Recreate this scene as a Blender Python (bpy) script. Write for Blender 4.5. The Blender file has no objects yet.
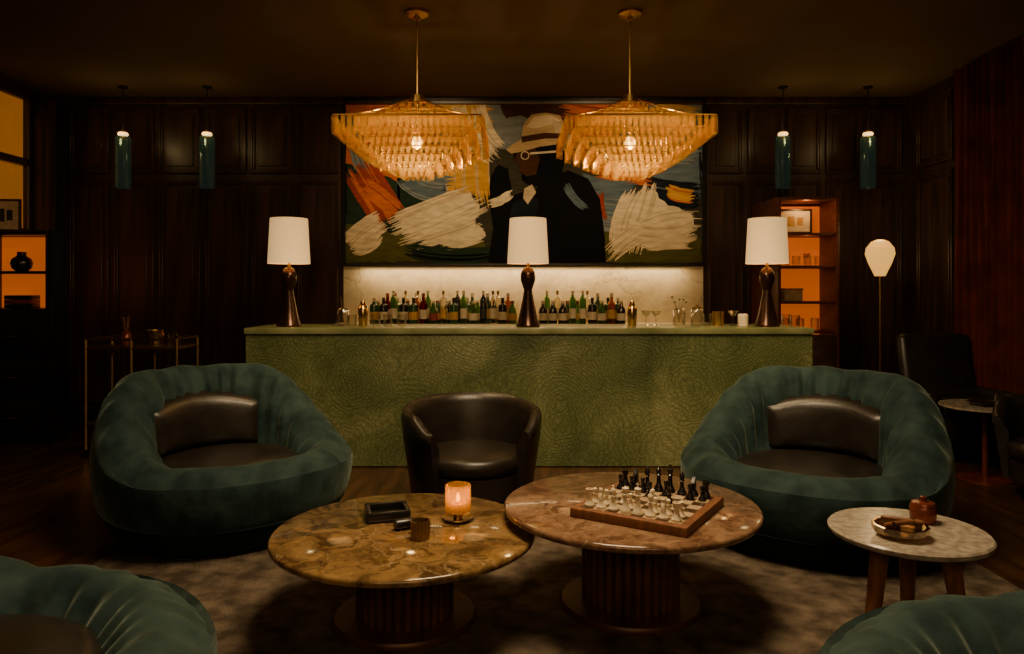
import bpy,bmesh,math,random
from mathutils import Vector,Matrix,noise
random.seed(7)
S=bpy.context.scene
COL=S.collection
pi=math.pi
# ------------------------------------------------------------ helpers
def obj(name,bm,mats,parent=None,loc=(0,0,0),rot=0,sharp=40,smooth=True):
    me=bpy.data.meshes.new(name)
    bmesh.ops.recalc_face_normals(bm,faces=bm.faces[:])
    bm.to_mesh(me);bm.free()
    if not isinstance(mats,(list,tuple)):mats=[mats]
    for m in mats:me.materials.append(m)
    if smooth:
        me.polygons.foreach_set('use_smooth',[True]*len(me.polygons))
        try:me.set_sharp_from_angle(angle=math.radians(sharp))
        except Exception:pass
    o=bpy.data.objects.new(name,me)
    COL.objects.link(o)
    if parent:o.parent=parent
    o.location=loc
    o.rotation_euler=rot if isinstance(rot,(tuple,list)) else (0,0,rot)
    return o
def tag(o,label,cat,group=None):
    o['label']=label;o['category']=cat
    if group:o['group']=group
    return o
def thing(name,label,cat,loc,rot=0,group=None):
    o=bpy.data.objects.new(name,None);o.empty_display_size=.1
    COL.objects.link(o);o.location=loc;o.rotation_euler=(0,0,rot)
    return tag(o,label,cat,group)
def struct(o):
    o['kind']='structure';return o
def copy_thing(root,loc,rot=None,label=None):
    def rec(src,par):
        c=src.copy();COL.objects.link(c)
        if par is not None:c.parent=par
        for ch in list(src.children):rec(ch,c)
        return c
    c=rec(root,None)
    c.location=loc
    if rot is not None:c.rotation_euler=(0,0,rot)
    if label:c['label']=label
    return c
def box(bm,c,s,bev=0,seg=2,rot=None,mi=0):
    r=bmesh.ops.create_cube(bm,size=1)
    vs=r['verts']
    bmesh.ops.scale(bm,vec=s,verts=vs)
    fs=list({f for v in vs for f in v.link_faces})
    if bev>0:
        es=list({e for v in vs for e in v.link_edges})
        rr=bmesh.ops.bevel(bm,geom=es,offset=bev,segments=seg,affect='EDGES',profile=.5)
        fs=rr['faces'];vs=list({v for f in fs for v in f.verts})
        fs=list({f for v in vs for f in v.link_faces})
    if rot is not None:bmesh.ops.transform(bm,matrix=rot,verts=vs)
    bmesh.ops.translate(bm,vec=c,verts=vs)
    for f in fs:f.material_index=mi
    return vs
def lathe(bm,prof,seg=32,c=(0,0,0),rf=None,mi=0):
    rows=[]
    for r,z in prof:
        if r<1e-5:rows.append([bm.verts.new((c[0],c[1],c[2]+z))])
        else:
            row=[]
            for i in range(seg):
                a=2*pi*i/seg
                rr=r*(rf(a,z) if rf else 1)
                row.append(bm.verts.new((c[0]+rr*math.cos(a),c[1]+rr*math.sin(a),c[2]+z)))
            rows.append(row)
    for a,b in zip(rows[:-1],rows[1:]):
        for i in range(seg):
            j=(i+1)%seg
            if len(a)==1 and len(b)==1:continue
            if len(a)==1:f=bm.faces.new((a[0],b[i],b[j]))
            elif len(b)==1:f=bm.faces.new((a[i],b[0],a[j]))
            else:f=bm.faces.new((a[i],b[i],b[j],a[j]))
            f.material_index=mi
def tube(bm,pts,r,seg=8,closed=False,mi=0):
    pts=[Vector(p) for p in pts];n=len(pts);rows=[]
    up=None
    for i,p in enumerate(pts):
        if closed:d=(pts[(i+1)%n]-pts[i-1]).normalized()
        else:d=(pts[min(i+1,n-1)]-pts[max(i-1,0)]).normalized()
        if up is None:up=Vector((0,0,1)) if abs(d.z)<.9 else Vector((1,0,0))
        s=d.cross(up).normalized();u=s.cross(d).normalized();up=u
        rr=r[i] if isinstance(r,(list,tuple)) else r
        rows.append([bm.verts.new(p+s*rr*math.cos(2*pi*k/seg)+u*rr*math.sin(2*pi*k/seg)) for k in range(seg)])
    m=n if closed else n-1
    for i in range(m):
        a=rows[i];b=rows[(i+1)%n]
        for k in range(seg):
            f=bm.faces.new((a[k],b[k],b[(k+1)%seg],a[(k+1)%seg]));f.material_index=mi
    if not closed:
        bm.faces.new(rows[0]).material_index=mi;bm.faces.new(rows[-1][::-1]).material_index=mi
def sm(x,a=0,b=1):
    x=max(0,min(1,(x-a)/(b-a)));return x*x*(3-2*x)
def B():return bmesh.new()
# ------------------------------------------------------------ materials
def nt(name):
    m=bpy.data.materials.new(name);m.use_nodes=True
    t=m.node_tree;t.nodes.clear()
    out=t.nodes.new('ShaderNodeOutputMaterial')
    return m,t,out
def N(t,ty,**k):
    n=t.nodes.new(ty)
    for a,b in k.items():
        if a in n.inputs.keys():n.inputs[a].default_value=b
        else:setattr(n,a,b)
    return n
def c4(c):return (c[0],c[1],c[2],1)
def coords(t,scale=1,stretch=(1,1,1)):
    tc=N(t,'ShaderNodeTexCoord');mp=N(t,'ShaderNodeMapping')
    mp.inputs['Scale'].default_value=(scale*stretch[0],scale*stretch[1],scale*stretch[2])
    t.links.new(tc.outputs['Object'],mp.inputs['Vector']);return mp.outputs['Vector']
def ramp(t,fac,stops):
    r=N(t,'ShaderNodeValToRGB');e=r.color_ramp.elements
    while len(e)<len(stops):e.new(.5)
    for i,(p,c) in enumerate(stops):e[i].position=p;e[i].color=c4(c)
    t.links.new(fac,r.inputs['Fac']);return r.outputs['Color']
def nosamp(m):
    try:m.cycles.emission_sampling='NONE'
    except Exception:pass
    return m
def mat(name,c1,c2=None,rough=.5,metal=0,scale=6,stretch=(1,1,1),bump=0,bscale=None,lo=.35,hi=.65,sheen=0,sheencol=(1,1,1),coat=0,emit=None,es=0,spec=.5):
    m,t,out=nt(name)
    p=N(t,'ShaderNodeBsdfPrincipled')
    t.links.new(p.outputs[0],out.inputs['Surface'])
    if c2 is None:c2=tuple(x*.8 for x in c1)
    v=coords(t,scale,stretch)
    n=N(t,'ShaderNodeTexNoise');n.inputs['Scale'].default_value=1;n.inputs['Detail'].default_value=6
    t.links.new(v,n.inputs['Vector'])
    col=ramp(t,n.outputs['Fac'],[(lo,c2),(hi,c1)])
    t.links.new(col,p.inputs['Base Color'])
    p.inputs['Roughness'].default_value=rough;p.inputs['Metallic'].default_value=metal
    p.inputs['Specular IOR Level'].default_value=spec
    if sheen:
        p.inputs['Sheen Weight'].default_value=sheen;p.inputs['Sheen Tint'].default_value=c4(sheencol);p.inputs['Sheen Roughness'].default_value=.4
    if coat:p.inputs['Coat Weight'].default_value=coat;p.inputs['Coat Roughness'].default_value=.08
    if emit:
        p.inputs['Emission Color'].default_value=c4(emit);p.inputs['Emission Strength'].default_value=es
    if bump:
        n2=N(t,'ShaderNodeTexNoise');n2.inputs['Scale'].default_value=bscale or scale*3;n2.inputs['Detail'].default_value=4
        tc=coords(t,1,stretch);t.links.new(tc,n2.inputs['Vector'])
        b=N(t,'ShaderNodeBump');b.inputs['Strength'].default_value=bump;b.inputs['Distance'].default_value=.01
        t.links.new(n2.outputs['Fac'],b.inputs['Height']);t.links.new(b.outputs[0],p.inputs['Normal'])
    return m
def marble(name,base,dark,vein,scale=4,rough=.12,vw=.04,warp=.5,pl=.4,ph=.6,vamt=1):
    m,t,out=nt(name)
    p=N(t,'ShaderNodeBsdfPrincipled');t.links.new(p.outputs[0],out.inputs['Surface'])
    p.inputs['Roughness'].default_value=rough
    v=coords(t,scale)
    n=N(t,'ShaderNodeTexNoise');n.inputs['Scale'].default_value=1.3;n.inputs['Detail'].default_value=8
    t.links.new(v,n.inputs['Vector'])
    sc=N(t,'ShaderNodeVectorMath',operation='SCALE');sc.inputs['Scale'].default_value=warp*2
    t.links.new(n.outputs['Color'],sc.inputs[0])
    ad=N(t,'ShaderNodeVectorMath',operation='ADD');t.links.new(v,ad.inputs[0]);t.links.new(sc.outputs[0],ad.inputs[1])
    vo=N(t,'ShaderNodeTexVoronoi',feature='DISTANCE_TO_EDGE');vo.inputs['Scale'].default_value=1
    t.links.new(ad.outputs[0],vo.inputs['Vector'])
    n2=N(t,'ShaderNodeTexNoise');n2.inputs['Scale'].default_value=1.6;n2.inputs['Detail'].default_value=9;n2.inputs['Distortion'].default_value=1.2
    t.links.new(ad.outputs[0],n2.inputs['Vector'])
    mid=tuple((a+b)/2 for a,b in zip(base,dark))
    pc=ramp(t,n2.outputs['Fac'],[(pl,dark),((pl+ph)/2,mid),(ph,base)])
    vr=ramp(t,vo.outputs['Distance'],[(0,(1,1,1)),(vw,(0,0,0))])
    n3=N(t,'ShaderNodeTexNoise');n3.inputs['Scale'].default_value=1.1;t.links.new(v,n3.inputs['Vector'])
    k=N(t,'ShaderNodeMapRange');k.inputs['From Min'].default_value=.42;k.inputs['From Max'].default_value=.62;k.inputs['To Max'].default_value=vamt
    t.links.new(n3.outputs['Fac'],k.inputs['Value'])
    mm=N(t,'ShaderNodeMath',operation='MULTIPLY');t.links.new(vr,mm.inputs[0]);t.links.new(k.outputs[0],mm.inputs[1])
    mx=N(t,'ShaderNodeMix',data_type='RGBA')
    t.links.new(mm.outputs[0],mx.inputs[0]);t.links.new(pc,mx.inputs[6]);mx.inputs[7].default_value=c4(vein)
    t.links.new(mx.outputs[2],p.inputs['Base Color'])
    return m
def glass(name,col,gloss=.25,rough=.05,transl=0,tcol=None,emit=0):
    m,t,out=nt(name)
    a=N(t,'ShaderNodeBsdfTransparent');a.inputs[0].default_value=c4(col)
    g=N(t,'ShaderNodeBsdfGlossy');g.inputs['Roughness'].default_value=rough
    g.inputs['Color'].default_value=c4(tcol or (1,1,1))
    lw=N(t,'ShaderNodeLayerWeight');lw.inputs['Blend'].default_value=gloss
    mx=N(t,'ShaderNodeMixShader');t.links.new(lw.outputs['Facing'],mx.inputs[0]);t.links.new(a.outputs[0],mx.inputs[1]);t.links.new(g.outputs[0],mx.inputs[2])
    last=mx.outputs[0]
    if transl:
        tr=N(t,'ShaderNodeBsdfTranslucent');tr.inputs[0].default_value=c4(tcol or col)
        m2=N(t,'ShaderNodeMixShader');m2.inputs[0].default_value=transl
        t.links.new(last,m2.inputs[1]);t.links.new(tr.outputs[0],m2.inputs[2]);last=m2.outputs[0]
    if emit:
        e=N(t,'ShaderNodeEmission');e.inputs[0].default_value=c4(tcol or col);e.inputs[1].default_value=emit
        ad=N(t,'ShaderNodeAddShader');t.links.new(last,ad.inputs[0]);t.links.new(e.outputs[0],ad.inputs[1]);last=ad.outputs[0]
    t.links.new(last,out.inputs['Surface'])
    return nosamp(m)
def emis(name,col,s):
    return mat(name,col,None,rough=.6,emit=col,es=s,scale=3)
def barmat():
    m,t,out=nt('embossed_green_stone')
    p=N(t,'ShaderNodeBsdfPrincipled');t.links.new(p.outputs[0],out.inputs['Surface'])
    p.inputs['Roughness'].default_value=.36
    v=coords(t,1)
    n=N(t,'ShaderNodeTexNoise');n.inputs['Scale'].default_value=3;n.inputs['Detail'].default_value=3
    t.links.new(v,n.inputs['Vector'])
    sc=N(t,'ShaderNodeVectorMath',operation='SCALE');sc.inputs['Scale'].default_value=.22;t.links.new(n.outputs['Color'],sc.inputs[0])
    ad=N(t,'ShaderNodeVectorMath',operation='ADD');t.links.new(v,ad.inputs[0]);t.links.new(sc.outputs[0],ad.inputs[1])
    vo=N(t,'ShaderNodeTexVoronoi');vo.inputs['Scale'].default_value=1.8;t.links.new(ad.outputs[0],vo.inputs['Vector'])
    mu=N(t,'ShaderNodeMath',operation='MULTIPLY');mu.inputs[1].default_value=130;t.links.new(vo.outputs['Distance'],mu.inputs[0])
    si=N(t,'ShaderNodeMath',operation='SINE');t.links.new(mu.outputs[0],si.inputs[0])
    v2=N(t,'ShaderNodeTexVoronoi',feature='DISTANCE_TO_EDGE');v2.inputs['Scale'].default_value=34;t.links.new(ad.outputs[0],v2.inputs['Vector'])
    r2=N(t,'ShaderNodeMapRange');r2.inputs['From Max'].default_value=.14;t.links.new(v2.outputs['Distance'],r2.inputs['Value'])
    s2=N(t,'ShaderNodeMapRange');s2.inputs['From Min'].default_value=-2.0;s2.inputs['From Max'].default_value=.6
    t.links.new(si.outputs[0],s2.inputs['Value'])
    ml=N(t,'ShaderNodeMath',operation='MULTIPLY');t.links.new(r2.outputs[0],ml.inputs[0]);t.links.new(s2.outputs[0],ml.inputs[1])
    n3=N(t,'ShaderNodeTexNoise');n3.inputs['Scale'].default_value=1.5;n3.inputs['Detail'].default_value=10;n3.inputs['Distortion'].default_value=.6;t.links.new(v,n3.inputs['Vector'])
    ca=ramp(t,n3.outputs['Fac'],[(.32,(.055,.073,.027)),(.5,(.105,.122,.046)),(.68,(.20,.205,.095))])
    mx=N(t,'ShaderNodeMix',data_type='RGBA',blend_type='MULTIPLY');mx.inputs[0].default_value=.72
    cr=ramp(t,ml.outputs[0],[(0,(.36,.42,.32)),(1,(1,1,1))])
    t.links.new(ca,mx.inputs[6]);t.links.new(cr,mx.inputs[7])
    t.links.new(mx.outputs[2],p.inputs['Base Color'])
    b=N(t,'ShaderNodeBump');b.inputs['Strength'].default_value=.4;b.inputs['Distance'].default_value=.004
    t.links.new(ml.outputs[0],b.inputs['Height']);t.links.new(b.outputs[0],p.inputs['Normal'])
    return m
M={}
M['wall']=mat('dark_walnut_panel',(.046,.020,.009),(.017,.008,.004),rough=.42,scale=3,stretch=(6,6,.5))
M['trim']=mat('dark_walnut_trim',(.054,.024,.011),(.020,.009,.005),rough=.36,scale=3,stretch=(6,6,.5))
M['wood']=mat('dark_stained_wood',(.05,.022,.01),(.02,.01,.005),rough=.35,scale=4,stretch=(1,6,6))
M['redwood']=mat('reddish_wood',(.13,.032,.010),(.06,.016,.006),rough=.4,scale=4,stretch=(1,6,6))
M['ceil']=mat('brown_plaster',(.095,.062,.030),(.08,.052,.025),rough=.9,scale=1,spec=.1)
M['floor']=mat('dark_floor',(.07,.030,.011),(.028,.012,.005),rough=.3,scale=2,stretch=(8,1,1))
M['bar']=barmat()
M['bartop']=mat('green_stone_top',(.22,.23,.11),(.12,.135,.055),rough=.3,scale=4)
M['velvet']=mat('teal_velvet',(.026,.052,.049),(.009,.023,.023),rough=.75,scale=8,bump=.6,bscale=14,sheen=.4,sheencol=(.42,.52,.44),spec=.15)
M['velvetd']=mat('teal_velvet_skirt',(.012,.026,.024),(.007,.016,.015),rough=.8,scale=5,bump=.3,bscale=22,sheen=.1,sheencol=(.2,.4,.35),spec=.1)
M['leather']=mat('black_leather',(.018,.013,.009),(.010,.008,.006),rough=.36,scale=9,bump=.10,bscale=45)
M['black']=mat('black_lacquer',(.01,.009,.008),(.006,.005,.005),rough=.3)
M['brass']=mat('aged_brass',(.55,.34,.12),(.42,.25,.08),rough=.3,metal=1)
M['bronze']=mat('dark_bronze',(.07,.035,.022),(.035,.018,.012),rough=.22,metal=.8)
M['tabbase']=mat('fluted_bronze',(.13,.050,.022),(.07,.028,.013),rough=.4,metal=.3,scale=8)
M['marbA']=marble('amber_brown_marble',(.28,.165,.06),(.065,.036,.014),(.40,.28,.14),scale=4.6,rough=.08,vw=.03,warp=.9,vamt=.5,pl=.34,ph=.68)
M['marbB']=marble('rose_brown_marble',(.27,.155,.085),(.095,.047,.024),(.40,.27,.16),scale=5,rough=.1,vw=.03,warp=.9,vamt=.5,pl=.34,ph=.68)
M['marbW']=marble('white_veined_marble',(.70,.60,.42),(.54,.45,.30),(.34,.28,.17),scale=1.4,rough=.3,vw=.035,warp=1.2,pl=.3,ph=.55,vamt=.8)
M['terr']=mat('pale_terrazzo',(.40,.35,.27),(.23,.19,.15),rough=.2,scale=30)
M['walnut']=mat('walnut_wood',(.22,.085,.032),(.12,.045,.018),rough=.4,scale=5,stretch=(8,8,1))
M['rug']=mat('mottled_rug',(.18,.138,.098),(.065,.049,.036),rough=.95,scale=9,bump=1,bscale=90,lo=.36,hi=.66,spec=.1)
M['curtain']=mat('rust_curtain',(.10,.019,.010),(.05,.010,.006),rough=.9,scale=4,spec=.1)
M['prism']=glass('amber_prism_glass',(1,.88,.60),gloss=.45,rough=.13,transl=.16,tcol=(.95,.75,.33))
M['clear']=glass('clear_glass',(.93,.92,.88),gloss=.35)
M['tealglass']=glass('smoky_teal_glass',(.50,.55,.50),gloss=.5,rough=.18,transl=.16,tcol=(.30,.46,.38),emit=.012)
M['amberglass']=glass('amber_ribbed_glass',(1,.68,.18),gloss=.3,transl=.28,tcol=(.85,.56,.07),emit=.05)
M['bulb']=nosamp(emis('warm_bulb',(1,.60,.16),9))
M['pbulb']=nosamp(emis('soft_bulb',(1,.60,.20),2.2))
M['flame']=nosamp(emis('flame',(1,.55,.1),9))
M['lampshade']=nosamp(mat('cream_linen_shade',(.76,.56,.29),(.70,.50,.25),rough=.9,scale=40,stretch=(1,1,4),emit=(1,.62,.24),es=.62))
M['opal']=nosamp(mat('opal_glass',(.5,.28,.08),None,rough=.4,emit=(1,.47,.09),es=1.1))
M['glow']=emis('backlit_orange_panel',(.90,.17,.010),.42)
M['blind']=emis('amber_blind',(.75,.28,.03),.18)
M['cream']=mat('ivory',(.80,.68,.46),(.68,.55,.36),rough=.3,scale=20)
M['darkp']=mat('ebony',(.012,.01,.009),(.006,.005,.005),rough=.25)
M['copper']=mat('copper_glaze',(.22,.05,.025),(.12,.03,.015),rough=.25,metal=.4)
M['gold']=mat('polished_gold',(.75,.5,.18),(.6,.38,.12),rough=.2,metal=1)
M['paper']=mat('print_paper',(.6,.46,.28),(.45,.33,.19),rough=.8,scale=20)
M['squareL']=mat('light_square',(.45,.32,.18),None,rough=.3)
M['squareD']=mat('dark_square',(.05,.025,.012),None,rough=.3)
M['cord']=mat('black_metal',(.02,.018,.016),None,rough=.4,metal=.6)
# ------------------------------------------------------------ room
H=3.42;XL=-4.85;XR=4.15;YB=7.7;YF=-1.6
def slab(name,c,s,m):
    b=B();box(b,(0,0,0),s);return struct(obj(name,b,m,loc=c,smooth=False))
slab('floor',((XL+XR)/2,(YB+YF)/2,-.05),(XR-XL+.2,YB-YF+.2,.1),M['floor'])
slab('ceiling',((XL+XR)/2,(YB+YF)/2,H+.05),(XR-XL+.2,YB-YF+.2,.1),M['ceil'])
slab('wall_back',((XL+XR)/2,YB+.05,H/2),(XR-XL,.1,H),M['wall'])
slab('wall_left',(XL-.05,(YB+YF)/2,H/2),(.1,YB-YF+.2,H),M['wall'])
slab('wall_right',(XR+.05,(YB+YF)/2,H/2),(.1,YB-YF+.2,H),M['wall'])
slab('wall_front',((XL+XR)/2,YF-.05,H/2),(XR-XL,.1,H),M['wall'])
tn=[0]
def panel(axis,a0,a1,z0,z1,pos,sgn=-1):
    b=B();w=a1-a0;h=z1-z0
    def bx(u0,u1,v0,v1,t,off=0):
        cu=(u0+u1)/2;cv=(v0+v1)/2
        if axis=='x':box(b,(cu,sgn*(t/2+off),cv),(u1-u0,t,v1-v0),.004,1)
        else:box(b,(sgn*(t/2+off),cu,cv),(t,u1-u0,v1-v0),.004,1)
    for t,i,wd in((.03,0,.022),(.018,.022,.02)):
        bx(-w/2+i,w/2-i,h/2-i-wd,h/2-i,t);bx(-w/2+i,w/2-i,-h/2+i,-h/2+i+wd,t)
        bx(-w/2+i,-w/2+i+wd,-h/2+i+wd,h/2-i-wd,t);bx(w/2-i-wd,w/2-i,-h/2+i+wd,h/2-i-wd,t)
    bx(-w/2+.075,w/2-.075,-h/2+.075,h/2-.075,.012)
    tn[0]+=1
    loc=((a0+a1)/2,pos,(z0+z1)/2) if axis=='x' else (pos,(a0+a1)/2,(z0+z1)/2)
    struct(obj('trim_%d'%tn[0],b,M['trim'],loc=loc))
def X(px,D):return (px-512)/730*D
def Z(py,D):return 1.4-(py-290)/730*D
for lst in([68,112,157,203,249,295,341],[706,745,784,823,863,903]):
    for a,c in zip(lst[:-1],lst[1:]):
        x0=X(a,YB)+.025;x1=X(c,YB)-.025
        panel('x',x0,x1,2.63,3.31,YB);panel('x',x0,x1,.22,2.55,YB)
for y0 in(4.6,6.85):
    panel('y',y0,y0+.6,2.63,3.31,XR);panel('y',y0,y0+.6,.22,2.55,XR)
for y0 in(4.1,4.8):
    panel('y',y0,y0+.6,2.63,3.31,XL,1);panel('y',y0,y0+.6,.22,2.55,XL,1)
b=B();box(b,(0,0,0),(XR-XL,.07,.08),.015);tn[0]+=1;struct(obj('trim_%d'%tn[0],b,M['trim'],loc=((XL+XR)/2,YB-.035,H-.04)))
b=B();box(b,(0,0,0),(XR-XL,.03,.14),.008);struct(obj('baseboard_back',b,M['trim'],loc=((XL+XR)/2,YB-.015,.07)))
b=B();box(b,(0,0,0),(.03,YB-YF-.1,.14),.008);struct(obj('baseboard_right',b,M['trim'],loc=(XR-.015,(YB+YF)/2,.07)))
b=B();box(b,(0,0,0),(.03,YB-YF-.1,.14),.008);struct(obj('baseboard_left',b,M['trim'],loc=(XL+.015,(YB+YF)/2,.07)))
b=B();box(b,(0,0,0),(.22,.12,H-.1),.01);box(b,(0,-.07,0),(.12,.02,H-.5),.008);tn[0]+=1
struct(obj('trim_%d'%tn[0],b,M['trim'],loc=(XL+.11,7.36,H/2-.05)))
b=B();y0,y1,z0,z1=5.7,7.24,1.98,3.3
for (cy,cz,sy,sz) in(((y0+y1)/2,z1,y1-y0,.05),((y0+y1)/2,z0,y1-y0,.05),((y0+y1)/2,2.66,y1-y0,.07),(y0,(z0+z1)/2,.05,z1-z0),(y1,(z0+z1)/2,.05,z1-z0),(6.45,(z0+z1)/2,.04,z1-z0)):
    box(b,(XL+.035,cy,cz),(.07,sy,sz),.006,1)
box(b,(XL+.012,(y0+y1)/2,(z0+z1)/2),(.01,y1-y0-.04,z1-z0-.04),mi=1)
struct(obj('window_1',b,[M['trim'],M['blind']],smooth=False))
# curtain
b=B();rows=[]
ny=150
for k in range(7):
    z=.03+(H-.06)*k/6;row=[]
    for i in range(ny):
        y=5.35+1.25*i/(ny-1)
        row.append(b.verts.new((-.09+.045*math.sin(i*.55+.9*math.sin(i*.07)+.2*k*math.sin(i*.11))+.018*math.sin(i*1.3+k),y-6,z)))
    rows.append(row)
for r0,r1 in zip(rows[:-1],rows[1:]):
    for i in range(ny-1):b.faces.new((r0[i],r0[i+1],r1[i+1],r1[i]))
tag(obj('curtain',b,M['curtain'],loc=(XR-.01,6,0),sharp=180),'rust red floor-length curtain in deep vertical folds','curtain')
b=B();box(b,(0,0,.005),(4.5,3.5,.009),.004)
tag(obj('rug',b,M['rug'],loc=(.12,2.5,0)),'mottled grey-brown carpet rug under the seating group','rug')
RZ=.0102
# ------------------------------------------------------------ bar
bar=thing('bar_counter','long bar counter clad in embossed olive green stone','bar',(.135,5.75,0))
for x0,x1 in((-2.235,-.735),(-.735,.745),(.745,2.235)):
    b=B();box(b,((x0+x1)/2,.35,.53),(x1-x0-.0006,.68,1.04));obj('front_panel',b,M['bar'],bar)
b=B();box(b,(0,.35,1.076),(4.49,.72,.048),.006);obj('countertop',b,M['bartop'],bar)
BT=1.1015
back=thing('back_counter','dark wood back counter with pale stone worktop','counter',(.12,7.38,0))
b=B();box(b,(0,0,.51),(3.8,.54,1.02),.005);obj('cabinet_body',b,M['wood'],back)
b=B();box(b,(0,.012,1.04),(3.84,.60,.038),.004);obj('worktop',b,M['marbW'],back)
for i in range(6):
    b=B();box(b,(-1.58+i*.632,-.275,.52),(.6,.012,.9),.004);d=obj('cabinet_door',b,M['wood'],back)
BC=1.0605
b=B();box(b,(0,0,0),(3.78,.02,.59),.002)
tag(obj('splashback',b,M['marbW'],loc=(.12,YB-.019,1.355)),'warm lit veined white marble splashback behind the bar bottles','splashback')
# ------------------------------------------------------------ painting
pm={'base':(.05,.045,.03),'cream':(.85,.70,.46),'blue':(.12,.17,.21),'gblue':(.24,.27,.28),'orange':(.62,.15,.02),'ochre':(.68,.36,.04),'olive':(.10,.10,.025),'dgreen':(.02,.04,.025),'black':(.004,.004,.005),'rust':(.34,.05,.015),'tan':(.60,.42,.21),'brown':(.07,.028,.012),'navy':(.010,.014,.022),'shade':(.66,.52,.33)}
pk=list(pm);pmats=[mat('paint_'+k,pm[k],tuple(x*.7 for x in pm[k]),rough=.85,scale=7,stretch=(1,1,4),spec=.12) for k in pk]
art=thing('painting','large abstract painting of a hatted figure in brushy colour patches','painting',(X(524,7.65),YB-.003,2.53))
AW,AH=3.74,1.70
def uv(px,py):return ((px-345)/358*AW-AW/2,(265-py)/163*AH-AH/2)
b=B();box(b,(0,-.025,0),(AW,.05,AH),.002,mi=0)
layer=[0]
def cl(x,z):return (max(-AW/2+.002,min(AW/2-.002,x)),max(-AH/2+.002,min(AH/2-.002,z)))
def patch(col,pts,j=.018,seg=.05):
    layer[0]+=1
    y=-.0505-.00025*layer[0];P=[uv(*p) for p in pts];out=[]
    n=len(P)
    for i in range(n):
        a=Vector(P[i]);c=Vector(P[(i+1)%n]);L=(c-a).length;k=max(1,int(L/seg))
        nn=Vector((-(c-a).y,(c-a).x)).normalized() if L>0 else Vector((0,0))
        for q in range(k):
            p=a.lerp(c,q/k)+nn*random.uniform(-j,j)
            out.append(cl(p.x,p.y))
    vs=[b.verts.new((x,y,z)) for x,z in out]
    try:
        f=b.faces.new(vs);f.material_index=pk.index(col)
        bmesh.ops.triangulate(b,faces=[f])
    except Exception as e:print('patch',e)
def stroke(col,p0,p1,w,alt=None,rag=.18):
    """dry brush stroke: parallel bristle strips with ragged ends, slightly bowed"""
    a=Vector(uv(*p0));c=Vector(uv(*p1));d=c-a;L=d.length;d.normalize();nn=Vector((-d.y,d.x))
    W=w/163*AH;n=max(5,int(W/.014));bow=random.uniform(-.12,.12)*L
    layer[0]+=1;y=-.0505-.00025*layer[0]
    for i in range(n):
        o=(i/(n-1)-.5)*W;s0=random.uniform(-rag,rag*.5)*L*.6;s1=L+random.uniform(-rag,rag*.7)*L*.6
        hw=W/n*random.uniform(.5,.85)
        pr=[];k=7
        for q in range(k+1):
            t=s0+(s1-s0)*q/k;bb=bow*4*(t/L)*(1-t/L)
            pr.append(a+d*t+nn*(o+bb+random.uniform(-.004,.004)))
        m=pk.index(alt if alt and random.random()<.2 else col)
        for q in range(k):
            h0=hw*(.35 if q==0 else 1);h1=hw*(.3 if q==k-1 else 1)
            q4=[pr[q]-nn*h0,pr[q+1]-nn*h1,pr[q+1]+nn*h1,pr[q]+nn*h0]
            f=b.faces.new([b.verts.new((cl(v.x,v.y)[0],y-.00001*i,cl(v.x,v.y)[1])) for v in q4]);f.material_index=m
patch('gblue',[(440,103),(703,103),(703,150),(440,150)])
patch('dgreen',[(345,103),(400,103),(395,160),(410,200),(400,262),(345,264)])
patch('orange',[(345,103),(410,103),(430,140),(420,190),(380,175),(345,165)])
patch('dgreen',[(395,150),(450,150),(470,200),(440,225),(400,220)])
patch('olive',[(345,225),(400,235),(480,240),(500,264),(345,264)])
stroke('gblue',(352,118),(364,175),16,'blue')
stroke('rust',(358,170),(392,225),34,'orange')
stroke('orange',(366,188),(398,214),18,'rust')
stroke('ochre',(432,118),(490,118),26,'orange')
stroke('ochre',(470,125),(470,205),44,'tan')
stroke('blue',(404,175),(448,190),26,'gblue')
stroke('cream',(458,108),(492,160),14,'shade')
stroke('cream',(478,106),(500,150),14,'shade')
stroke('cream',(470,130),(476,158),10)
stroke('dgreen',(400,215),(440,255),30,'olive')
stroke('cream',(350,246),(382,222),22,'shade')
stroke('cream',(354,252),(380,236),12)
patch('cream',[(400,222),(430,208),(470,194),(478,206),(474,222),(486,238),(460,238),(440,246),(420,240),(404,236)],.03)
stroke('cream',(396,226),(470,198),20,'shade')
stroke('cream',(404,238),(480,206),18,'shade')
stroke('cream',(420,242),(478,222),16,'shade')
stroke('cream',(446,246),(484,236),12)
stroke('dgreen',(408,252),(500,254),14,'black')
patch('brown',[(500,103),(560,103),(600,110),(590,140),(560,135),(520,115),(505,120)])
stroke('orange',(566,110),(650,114),20,'rust')
stroke('orange',(575,128),(625,132),20,'ochre')
patch('blue',[(620,118),(702,112),(702,200),(660,205),(640,180),(610,180),(600,150)])
stroke('gblue',(640,130),(700,150),30,'blue')
stroke('ochre',(655,110),(698,116),14,'tan')
stroke('orange',(596,168),(662,172),32,'rust')
stroke('ochre',(600,158),(650,160),12,'orange')
stroke('blue',(578,196),(632,204),44,'gblue')
stroke('gblue',(584,222),(620,232),22,'blue')
stroke('navy',(650,190),(702,196),26,'blue')
stroke('ochre',(668,192),(694,198),12,'orange')
patch('olive',[(585,232),(630,236),(702,240),(702,264),(585,264)])
patch('cream',[(612,252),(622,222),(628,196),(640,200),(652,190),(664,204),(694,216),(692,234),(670,240),(660,250),(636,248)],.03)
stroke('cream',(618,246),(636,192),18,'shade')
stroke('cream',(634,250),(652,188),16,'shade')
stroke('cream',(612,254),(696,220),18,'shade')
stroke('cream',(640,236),(694,232),20,'shade')
stroke('cream',(646,248),(690,244),12,'shade')
stroke('rust',(598,196),(602,222),10)
stroke('olive',(640,258),(700,256),12,'ochre')
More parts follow.
